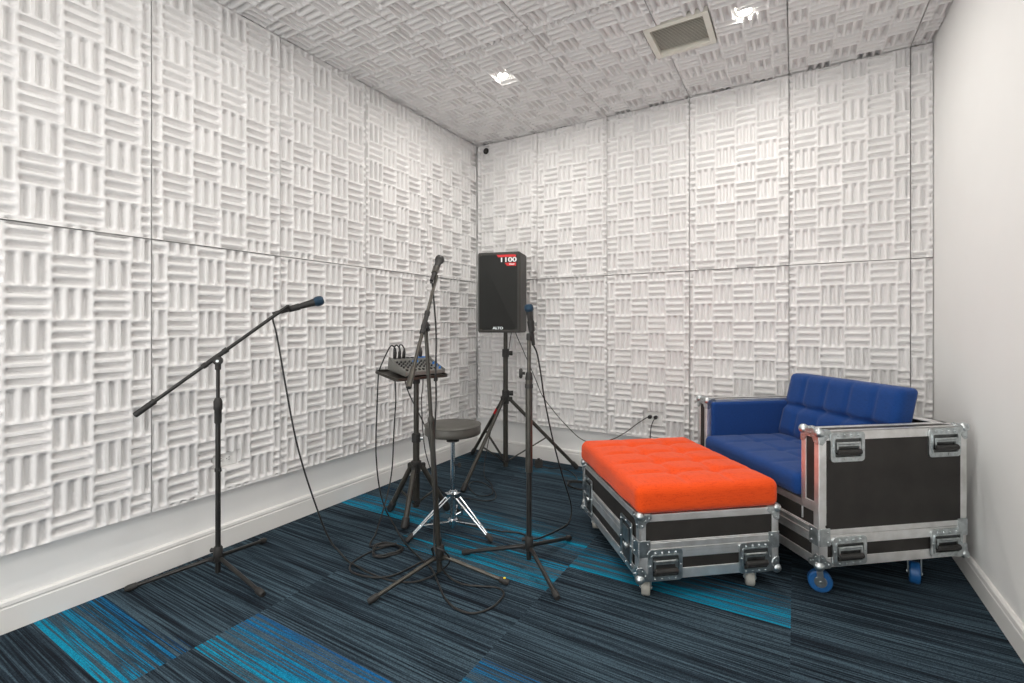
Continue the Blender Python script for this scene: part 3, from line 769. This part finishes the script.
def latch(t, c, ax, n, w, h):
    """recessed butterfly latch"""
    c = Vector(c); ax = Vector(ax); n = Vector(n); z = Vector((0, 0, 1))
    f = lambda a, b, d: c+ax*a+z*b+n*d
    mb = MB(); mb.ring(f, rrect(w, h, .010), rrect(w-.034, h-.034, .006), .0, .005)
    for s in (-1, 1):
        for q in (-.4, 0, .4): mb.sphere(f(s*(w/2-.008), q*h, .0055), .004, 8)
        mb.sphere(f(0, s*(h/2-.008), .0055), .004, 8)
    la = mb.obj('latch', M['steel'], t)
    lo = rrect(w-.034, h-.034, .006); k = len(lo)
    MB().add([f(a, b, .0012) for a, b in lo], [tuple(range(k))]).obj('latch_well', M['dish'], la)
    mb = MB(); mb.obox(f(0, h*.16, .005), ax, z, n, w*.24, h*.16, .002); mb.cyl(f(0, -h*.10, .001), f(0, -h*.10, .009), .013, .011, 16)
    mb.obox(f(0, -h*.10, .0105), (ax+z*.5).normalized(), (z-ax*.5).normalized(), n, .017, .005, .002)
    mb.obj('butterfly', M['steel'], la)
    return la

def caster(t, x, y, zt, r, wd, m, swivel, swaxis):
    """swivel caster under the case: plate and fork, wheel"""
    a = Vector((math.cos(swaxis), math.sin(swaxis), 0)); fw = Vector((-a.y, a.x, 0)); c = Vector((x, y, r))+fw*swivel
    mb = MB().box(x-.036, x+.036, y-.032, y+.032, zt-.005, zt-.0005)
    mb.cyl((x, y, zt-.018), (x, y, zt-.004), .022, .024, 16)
    for s in (-1, 1):
        p0 = Vector((x, y, zt-.017))+a*s*(wd/2+.004); p1 = c+a*s*(wd/2+.004)
        mb.obox((p0+p1)*.5, (p1-p0).normalized(), a, (p1-p0).normalized().cross(a), (p1-p0).length/2+.004, .0018, .012)
    mb.obox((x, y, zt-.018), a, fw, Vector((0, 0, 1)), wd/2+.005, .014, .002)
    mb.cyl(c-a*(wd/2+.009), c+a*(wd/2+.009), .0055, n=10)
    cs = mb.obj('caster', M['steel'], t)
    MB().lathe([(r*.55, -wd/2), (r*.9, -wd/2), (r, -wd/2+.005), (r, wd/2-.005), (r*.9, wd/2), (r*.55, wd/2)], c, a, 28).obj('wheel', m, cs)
    for s in (-1, 1):
        pass
    MB().lathe([(r*.50, -wd/2-.0015), (r*.55, -wd/2+.001), (r*.55, wd/2-.001), (r*.50, wd/2+.0015)], c, a, 24).obj('wheel_hub', M['wheel_grey'] if m is M['wheel_grey'] else M['steel'], cs)
    return cs

ANG = math.radians(39.2)
# ---- ottoman: local x along the short end (to the right), local y along its length (away)
ow, ol, z0, z1 = .631, .79, .085, .355
t = thing('ottoman', 'orange tufted ottoman on a black flight case with aluminium edges', 'ottoman', (1.923, -1.576, 0), ANG)
e = .003
zm0, zm1 = .196, .235
MB().box(e, ow-e, e, ol-e, z0+.001, zm0+.022).obj('case_base', M['panel'], t)
MB().box(e, ow-e, e, ol-e, zm0+.0235, z1-.002).obj('case_lid', M['panel'], t)
def frame_edges(t, w, l, a, b, ed=.036, name='edging', vert=True):
    mb = MB()
    for z in (a, b):
        zz0, zz1 = (z, z+ed) if z == a else (z-ed, z)
        mb.box(-.0005, w+.0005, -.0005, .010, zz0, zz1).box(-.0005, w+.0005, l-.010, l+.0005, zz0, zz1)
        mb.box(-.0005, .010, .010, l-.010, zz0, zz1).box(w-.010, w+.0005, .010, l-.010, zz0, zz1)
        zi0, zi1 = (z, z+.004) if z == a else (z-.004, z)
        mb.box(.01, w-.01, .0, .03, zi0, zi1).box(.01, w-.01, l-.03, l, zi0, zi1).box(0, .03, .03, l-.03, zi0, zi1).box(w-.03, w, .03, l-.03, zi0, zi1)
    if vert:
        for x0, x1 in ((-.0006, ed), (w-ed, w+.0006)):
            for y0, y1 in ((-.0006, .010), (l-.010, l+.0006)): mb.box(x0, x1, y0, y1, a, b)
        for y0, y1 in ((-.0006, ed), (l-ed, l+.0006)):
            for x0, x1 in ((-.0006, .010), (w-.010, w+.0006)): mb.box(x0, x1, y0, y1, a, b)
    return mb.obj(name, M['alu'], t, bevel=.0012, seg=1)
frame_edges(t, ow, ol, z0, zm1-.0215, .042)
frame_edges(t, ow, ol, zm1-.0200, z1, .030)
# thicker band where lid and base meet
mb = MB()
for q0, q1 in ((zm0, zm1-.0215), (zm1-.0200, zm1+.004)):
    mb.box(-.002, ow+.002, -.002, .008, q0, q1).box(-.002, ow+.002, ol-.008, ol+.002, q0, q1).box(-.002, .008, .008, ol-.008, q0, q1).box(ow-.008, ow+.002, .008, ol-.008, q0, q1)
mb.obj('seam_band', M['alu'], t, bevel=.001, seg=1)
for x, sx in ((0, -1), (ow, 1)):
    for y, sy in ((0, -1), (ol, 1)):
        ball_corner(t, (x, y, z0), sx, sy, -1); ball_corner(t, (x, y, z1), sx, sy, 1)
        mb = MB()
        mb.obox((x+sx*.0025, y-sy*.024, zm0+.020), Vector((1, 0, 0)), Vector((0, 1, 0)), Vector((0, 0, 1)), .0022, .024, .034)
        mb.obox((x-sx*.024, y+sy*.0025, zm0+.020), Vector((1, 0, 0)), Vector((0, 1, 0)), Vector((0, 0, 1)), .024, .0022, .034)
        for dz in (-.02, .02):
            mb.sphere((x-sx*.036, y+sy*.005, zm0+.02+dz), .004, 8); mb.sphere((x+sx*.005, y-sy*.036, zm0+.02+dz), .004, 8)
        mb.obj('corner_brace', M['steel'], t, bevel=.001, seg=1)
HW, HH = .150, .128
for y, n in ((-.0025, (0, -1, 0)), (ol+.0025, (0, 1, 0))):
    for x in (.112, ow-.112): case_handle(t, (x, y, .148), (1, 0, 0), n, HW, HH)
for x, n in ((-.0025, (-1, 0, 0)), (ow+.0025, (1, 0, 0))):
    for y in (.125, ol-.12): latch(t, (x, y, .198), (0, 1, 0), n, .128, .195)
for x in (.052, ow-.10):
    for y in (.05, ol-.08): caster(t, x, y, z0, .034, .034, M['wheel_grey'], 0., math.radians(-26))
sx_ = [ow*.36, ow*.68]; sy_ = [ol*.2, ol*.4, ol*.6, ol*.8]
def dfo(p):
    top = max(0., min(1., (p.z-.40)/.06))
    ex = min(p.x, ow-p.x)/.08; ey = min(p.y, ol-p.y)/.08; edge = max(0, min(1, min(ex, ey)))
    c = tuft(p.x, sx_, p.y, sy_, .016, .040)*edge
    p.z += top*(.012*edge-.023*c)
    side = 1-top
    p.x += .003*math.sin(p.y*21+p.z*9)*(1 if p.x > ow/2 else -1)*side
    return p
link('cushion', rounded_box(-.012, ow+.004, -.010, ol+.012, .3555, .470, .034, .011, dfo), M['orange'], t)

# ---- loveseat: local x from its front to its back, local y from the near arm to the far arm
sw, sl_, s0, sb, s1 = .720, .938, .135, .388, .695
at = .097
t = thing('loveseat', 'deep blue tufted loveseat built from a black flight case on wheels', 'loveseat', (2.559, -1.197, 0), ANG)
m0, m1 = .245, .288
MB().box(e, sw-e, e, sl_-e, s0+.001, m0+.022).obj('case_base', M['panel'], t)
MB().box(e, sw-e, e, sl_-e, m0+.0235, sb-.002).obj('case_middle', M['panel'], t)
arms = []
for y0 in (0, sl_-at):
    a_ = MB().box(e, sw-e, y0+e, y0+at-e, sb-.002, s1-.003).obj('arm', M['panel'], t); arms.append(a_)
    mb = MB(); ed = .034
    for ya, yb in ((y0-.0005, y0+.026), (y0+at-.026, y0+at+.0005)):      # front and rear face strips
        mb.box(-.0008, .008, ya, yb, sb-.03, s1).box(sw-.008, sw+.0008, ya, yb, sb-.03, s1)
        mb.box(-.0005, sw+.0005, ya, yb, s1-.004, s1)                     # top strips
        yy = (ya, ya+.008) if ya < y0 else (yb-.008, yb)
        mb.box(-.0005, ed, yy[0]-.0004, yy[1], sb-.08, s1).box(sw-ed, sw+.0005, yy[0]-.0004, yy[1], sb-.08, s1)
        mb.box(-.0005, sw+.0005, yy[0], yy[1], s1-ed-.004, s1)
    mb.box(-.0010, .008, y0, y0+at, s1-.03, s1).box(-.0010, .008, y0, y0+at, sb-.03, sb+.012)
    mb.box(-.0010, .03, y0, y0+at, s1-.004, s1).box(sw-.03, sw+.0008, y0, y0+at, s1-.004, s1)
    mb.obj('edging', M['alu'], a_, bevel=.0012, seg=1)
MB().box(sw-.062, sw-e, at, sl_-at, sb-.002, s1-.003).obj('back_panel', M['panel'], t)
MB().box(sw-.030, sw+.0006, at, sl_-at, s1-.004, s1).box(sw-.064, sw-.036, at, sl_-at, s1-.004, s1+.0002).box(sw-.010, sw+.0006, at, sl_-at, s1-.038, s1).obj('back_edging', M['alu'], t, bevel=.0012, seg=1)
frame_edges(t, sw, sl_, s0, m1-.0215, .040)
frame_edges(t, sw, sl_, m1-.0200, sb, .030)
mb = MB()
for q0, q1 in ((m0, m1-.0215), (m1-.0200, m1+.004)):
    mb.box(-.002, sw+.002, -.002, .008, q0, q1).box(-.002, sw+.002, sl_-.008, sl_+.002, q0, q1).box(-.002, .008, .008, sl_-.008, q0, q1).box(sw-.008, sw+.002, .008, sl_-.008, q0, q1)
mb.obj('seam_band', M['alu'], t, bevel=.001, seg=1)
# black side panels cover the upper edging of the middle box on the arm sides
for y0, y1 in ((-.0018, .004), (sl_-.004, sl_+.0018)):
    MB().box(.034, sw-.034, y0, y1, m1+.003, s1-.038).obj('side_panel', M['panel'], t)
for x, sx in ((0, -1), (sw, 1)):
    for y, sy in ((0, -1), (sl_, 1)):
        ball_corner(t, (x, y, s0), sx, sy, -1)
        mb = MB(); X, Y, Z = Vector((1, 0, 0)), Vector((0, 1, 0)), Vector((0, 0, 1))
        mb.obox((x+sx*.0025, y-sy*.024, m0+.016), X, Y, Z, .0022, .024, .036); mb.obox((x-sx*.024, y+sy*.0035, m0+.016), X, Y, Z, .024, .0026, .036)
        for dz in (-.02, .02):
            mb.sphere((x-sx*.036, y+sy*.006, m0+.016+dz), .004, 8); mb.sphere((x+sx*.005, y-sy*.036, m0+.016+dz), .004, 8)
        mb.obj('corner_brace', M['steel'], t, bevel=.001, seg=1)
        ball_corner(t, (x, y, s1), sx, sy, 1)
    for y, sy in ((at, 1), (sl_-at, -1)):
        if x == 0: ball_corner(t, (x, y, s1), sx, sy, 1)
for y, n in ((-.0022, (0, -1, 0)), (sl_+.0022, (0, 1, 0))):
    for x in (.128, sw-.118):
        case_handle(t, (x, y, .630), (1, 0, 0), n, .160, .122)
        case_handle(t, (x+.010, y, .200), (1, 0, 0), n, .160, .118)
caster(t, .058, .070, s0, .046, .034, M['wheel_blue'], -.006, math.radians(58))
caster(t, .525, .060, s0, .046, .038, M['wheel_blue'], .0, math.radians(-45))
caster(t, .058, sl_-.07, s0, .046, .034, M['wheel_blue'], .0, math.radians(20))
caster(t, .660, sl_-.07, s0, .046, .034, M['wheel_blue'], .0, math.radians(30))
# cushions
cy0, cy1 = at+.002, sl_-at-.002
wy = cy1-cy0
def dseat(p):
    top = max(0., min(1., (p.z-.435)/.04)); ex = min(p.x+.02, .59-p.x)/.07; ey = min(p.y-cy0, cy1-p.y)/.07; ed_ = max(0, min(1, min(ex, ey)))
    c = tuft(p.x, [.19, .38], p.y, [cy0+wy*.25, cy0+wy*.5, cy0+wy*.75], .013, .03)*ed_
    p.z += top*(.008*ed_-.014*c)
    return p
link('seat_cushion', rounded_box(-.022, .59, cy0, cy1, .3935, .488, .030, .012, dseat), M['blue'], t)
cols = [cy0+wy*k/5 for k in (1, 2, 3, 4)]
def dback(p):
    # local slab: x thickness .0-.13, y width, z height 0-.40 ; crease half way up, columns, then lean back
    fr = max(0., min(1., (.075-p.x)/.05)); ez = min(p.z, .38-p.z)/.05; ey = min(p.y-cy0, cy1-p.y)/.05; ed_ = max(0, min(1, min(ez, ey)))
    hz = math.exp(-((p.z-.180)/.014)**2)
    c = 0
    for s in cols:
        c = max(c, math.exp(-((p.y-s)/.013)**2)*.55, math.exp(-((p.y-s)**2+(p.z-.180)**2)/.03**2))
    p.x += fr*(-.014*ed_*(1-hz)+.018*c*ed_+.010*hz)
    if p.z < .180: p.x -= fr*.016*ed_
    ln = .10*p.z/.40
    return Vector((p.x+.470+ln-.02, p.y, p.z+.480-.02*p.x))
link('back_cushion', rounded_box(0, .095, cy0+.022, cy1-.004, 0, .365, .026, .011, dback), M['blue'], t)
for y0, y1, nm in ((at, at+.030, 'arm_pad'), (sl_-at-.030, sl_-at, 'arm_pad')):
    link(nm, rounded_box(.020, .62, y0, y1, sb+.05, s1-.012, .012, .012), M['blue'], t)

# ------------------------------------------------------------------ cables
def cable(label, pts, r=.0041, k=7, group='cables'):
    pts = [Vector(p) for p in pts]
    sm = [Vector((p.x, p.y, max(p.z, r+.001))) for p in smooth(pts, k)]
    o = MB().tube(sm, r, 8).obj('audio_cable', M['cable'], sharp=60)
    return tag(o, label, 'cable', group)
FZ = .0045
c1 = [(.336, -2.130, 1.184), (.335, -2.140, 1.160), (.350, -2.130, 1.085), (.37, -2.112, .919), (.38, -2.087, .75), (.385, -2.054, .576), (.39, -2.014, .421), (.40, -1.966, .26), (.42, -1.917, .097), (.46, -1.888, FZ), (.616, -1.945, FZ), (.703, -1.96, FZ), (.804, -1.974, FZ), (.926, -1.971, FZ), (1.018, -1.936, FZ), (1.06, -1.874, FZ), (1.085, -1.79, .02), (1.125, -1.80, .07), (1.125, -1.845, .13), (1.07, -1.858, .135), (1.02, -1.79, .06), (.946, -1.770, FZ), (.930, -1.830, FZ), (.915, -1.92, FZ), (.868, -1.99, .010), (.756, -2.011, FZ), (.697, -1.995, FZ), (.66, -1.953, FZ), (.648, -1.881, FZ), (.655, -1.806, FZ), (.68, -1.742, FZ), (.711, -1.711, FZ)]
for q in range(34):
    a = 1.35-2*PI*q/11.; rr = .066+.010*math.sin(q*1.7)
    c1.append((.706+.008*math.sin(q*.9)+rr*math.cos(a)*1.05, -1.782+rr*math.sin(a), FZ+.004*(q/11.)))
c1 += [(.613, -1.793, FZ+.006), (.526, -1.685, FZ), (.45, -1.533, .131), (.42, -1.457, .278), (.40, -1.421, .504), (.385, -1.39, .700), (.365, -1.385, .86)]
p = PLUG[1]+Nt*.054; c1 += [tuple(p+Vector((-.055, .005, -.01))), tuple(p+Vector((-.028, 0, .022))), tuple(p)]
o = cable('black cable from the left microphone down across the carpet into a small coil', c1, group='microphone cables'); jack_plugs(o, 1)
p = PLUG[0]+Nt*.054
c2 = [tuple(p), tuple(p+Vector((-.02, -.02, .018))), (.372, -1.49, .905), (.370, -1.51, .86), (.375, -1.522, .812), (.39, -1.545, .642), (.41, -1.571, .42), (.435, -1.572, .226), (.455, -1.545, .088), (.50, -1.53, .012), (.651, -1.625, FZ), (.768, -1.691, FZ), (.906, -1.754, FZ), (1.03, -1.812, .009), (1.14, -1.893, FZ), (1.225, -1.957, FZ), (1.314, -1.992, FZ), (1.388, -1.98, FZ), (1.427, -1.912, FZ), (1.424, -1.824, FZ), (1.399, -1.790, FZ), (1.357, -1.785, FZ), (1.298, -1.810, FZ), (1.225, -1.835, FZ), (1.15, -1.830, .012), (1.12, -1.86, .066), (1.105, -1.875, .128), (1.085, -1.862, .20), (1.080, -1.85, .40), (1.065, -1.835, .62), (1.045, -1.80, .786), (1.03, -1.785, .905), (1.02, -1.771, 1.1), (1.0, -1.768, 1.28), (.995, -1.772, 1.335), (1.001, -1.786, 1.330)]
o = cable('black cable from the mixer looping round the middle microphone stand base', c2, group='microphone cables'); jack_plugs(o, 0)
p = PLUG[2]+Nt*.054
c3 = [(1.400, -1.513, 1.035), (1.408, -1.490, .99), (1.41, -1.457, .891), (1.40, -1.399, .761), (1.39, -1.285, .537), (1.38, -1.154, .324), (1.37, -1.026, .14), (1.37, -1.005, .059), (1.362, -1.03, .010), (1.355, -1.09, FZ), (1.327, -1.205, FZ), (1.281, -1.301, FZ), (1.186, -1.273, FZ), (1.079, -1.307, FZ), (.945, -1.325, FZ), (.836, -1.327, .010), (.72, -1.25, FZ), (.64, -1.17, FZ), (.575, -1.19, .02), (.55, -1.25, .30), (.53, -1.285, .50), (.40, -1.30, .72), (.365, -1.32, .90), tuple(p+Vector((-.05, .01, .01))), tuple(p+Vector((-.02, 0, .022))), tuple(p)]
o = cable('black cable from the straight stand microphone trailing along the carpet to the stool', c3, group='microphone cables'); jack_plugs(o, 2)
p = PLUG[4]+Nt*.054
c4 = [tuple(p), tuple(p+Vector((-.02, .0, .02))), (.40, -1.20, .93), (.405, -1.175, .86), (.43, -1.20, .74), (.48, -1.268, .669), (.50, -1.276, .46), (.50, -1.24, .307), (.48, -1.12, .10), (.49, -1.02, FZ), (.62, -1.00, FZ), (.74, -.985, FZ), (.79, -.92, FZ), (.71, -.80, FZ), (.55, -.70, FZ), (.47, -.72, FZ), (.52, -.83, FZ+.004), (.668, -.933, FZ+.005), (.73, -.862, FZ+.004), (.62, -.70, FZ), (.50, -.60, FZ), (.46, -.56, .05), (.455, -.52, .172), (.50, -.50, .386), (.56, -.466, .535), (.572, -.439, .714), (.577, -.404, .902), (.57, -.351, 1.054), (.555, -.29, 1.12)]
o = cable('black cable hanging from the mixer and tangled on the carpet before the speaker stand', c4, .0032, group='speaker cables'); jack_plugs(o, 4)
c5 = [(.545, -.24, 1.12), (.555, -.255, 1.07), (.60, -.216, .933), (.68, -.163, .709), (.73, -.138, .574), (.82, -.141, .471), (.95, -.18, .373), (1.10, -.22, .285), (1.20, -.16, .255), (1.294, -.07, .277), (1.356, -.05, .314), (1.405, -.035, .35), (1.456, -.028, .395), (1.506, -.022, .433), (1.530, -.016, .450), (1.549, -.008, .455)]
o = cable('black power cord sagging from the loudspeaker to the back wall outlet', c5, .0034, group='power cords')
MB().box(1.538, 1.560, -.014, .027, .443, .467).obj('plug', M['rubber'], o, bevel=.004)
c6 = [(1.590, -.010, .45), (1.580, -.024, .43), (1.567, -.03, .382), (1.561, -.035, .30), (1.54, -.05, .05), (1.47, -.12, FZ), (1.36, -.23, FZ)]
for q in range(22):
    a = .6+2*PI*q/9.; c6.append((1.165+(.10+.02*math.sin(q*1.3))*math.cos(a), -.41+(.075+.02*math.sin(q*2.1))*math.sin(a), FZ+.004*(q/9.)))
c6 += [(1.10, -.30, FZ), (1.0, -.16, FZ), (.88, -.11, FZ), (.80, -.15, FZ), (.745, -.165, .02)]
o = cable('black cord from the outlet coiled on the carpet between ottoman and back wall', c6, .0034, group='power cords')
MB().box(1.580, 1.602, -.014, .027, .443, .467).obj('plug', M['rubber'], o, bevel=.004)
t = thing('power_adapter', 'small black power adapter on the carpet behind the speaker stand by the back wall', 'power adapter', (.715, -.165, 0), .4)
MB().box(-.03, .03, -.022, .022, .0008, .062).obj('body', M['rubber'], t, bevel=.005)
MB().box(-.012, .012, -.010, .010, .062, .074).obj('cord_grip', M['black'], t, bevel=.003)

# ------------------------------------------------------------------ lights
def area(name, loc, size, power, col=(1, .96, .9), spread=PI):
    l = bpy.data.lights.new(name, 'AREA'); l.shape = 'DISK'; l.size = size; l.energy = power; l.color = col; l.spread = spread
    o = bpy.data.objects.new(name, l); C.objects.link(o); o.location = loc; return o
LP = 11.
for i, (x, y) in enumerate(LIGHTS): area('downlight_or_fill_lamp', (x, y, ZT+.006), .06, LP)
for x, y in ((.83, -2.35), (2.25, -2.35), (.83, -3.85), (2.25, -3.85)): area('downlight_or_fill_lamp', (x, y, ZT-.02), .16, LP*(.55 if x < 1 else .8))  # unseen lamps added below the ceiling to fill the room with light
w = bpy.data.worlds.new('World'); bpy.context.scene.world = w; w.use_nodes = True
w.node_tree.nodes['Background'].inputs[0].default_value = (1, .985, .96, 1); w.node_tree.nodes['Background'].inputs[1].default_value = 3.1

# ------------------------------------------------------------------ camera
cd = bpy.data.cameras.new('Camera'); co = bpy.data.objects.new('Camera', cd); C.objects.link(co)
co.location = (2.4746, -3.4943, 1.1347); co.rotation_euler = (PI/2, 0, .5266)
cd.sensor_width = 36; cd.lens = 474.1/1024*36; cd.shift_x = (512-519.6)/1024; cd.shift_y = -(341.5-324.6)/1024; cd.clip_start = .02
bpy.context.scene.camera = co
vs_ = bpy.context.scene.view_settings
vs_.view_transform = 'Standard'; vs_.look = 'None'; vs_.exposure = 0.0; vs_.gamma = 1.0
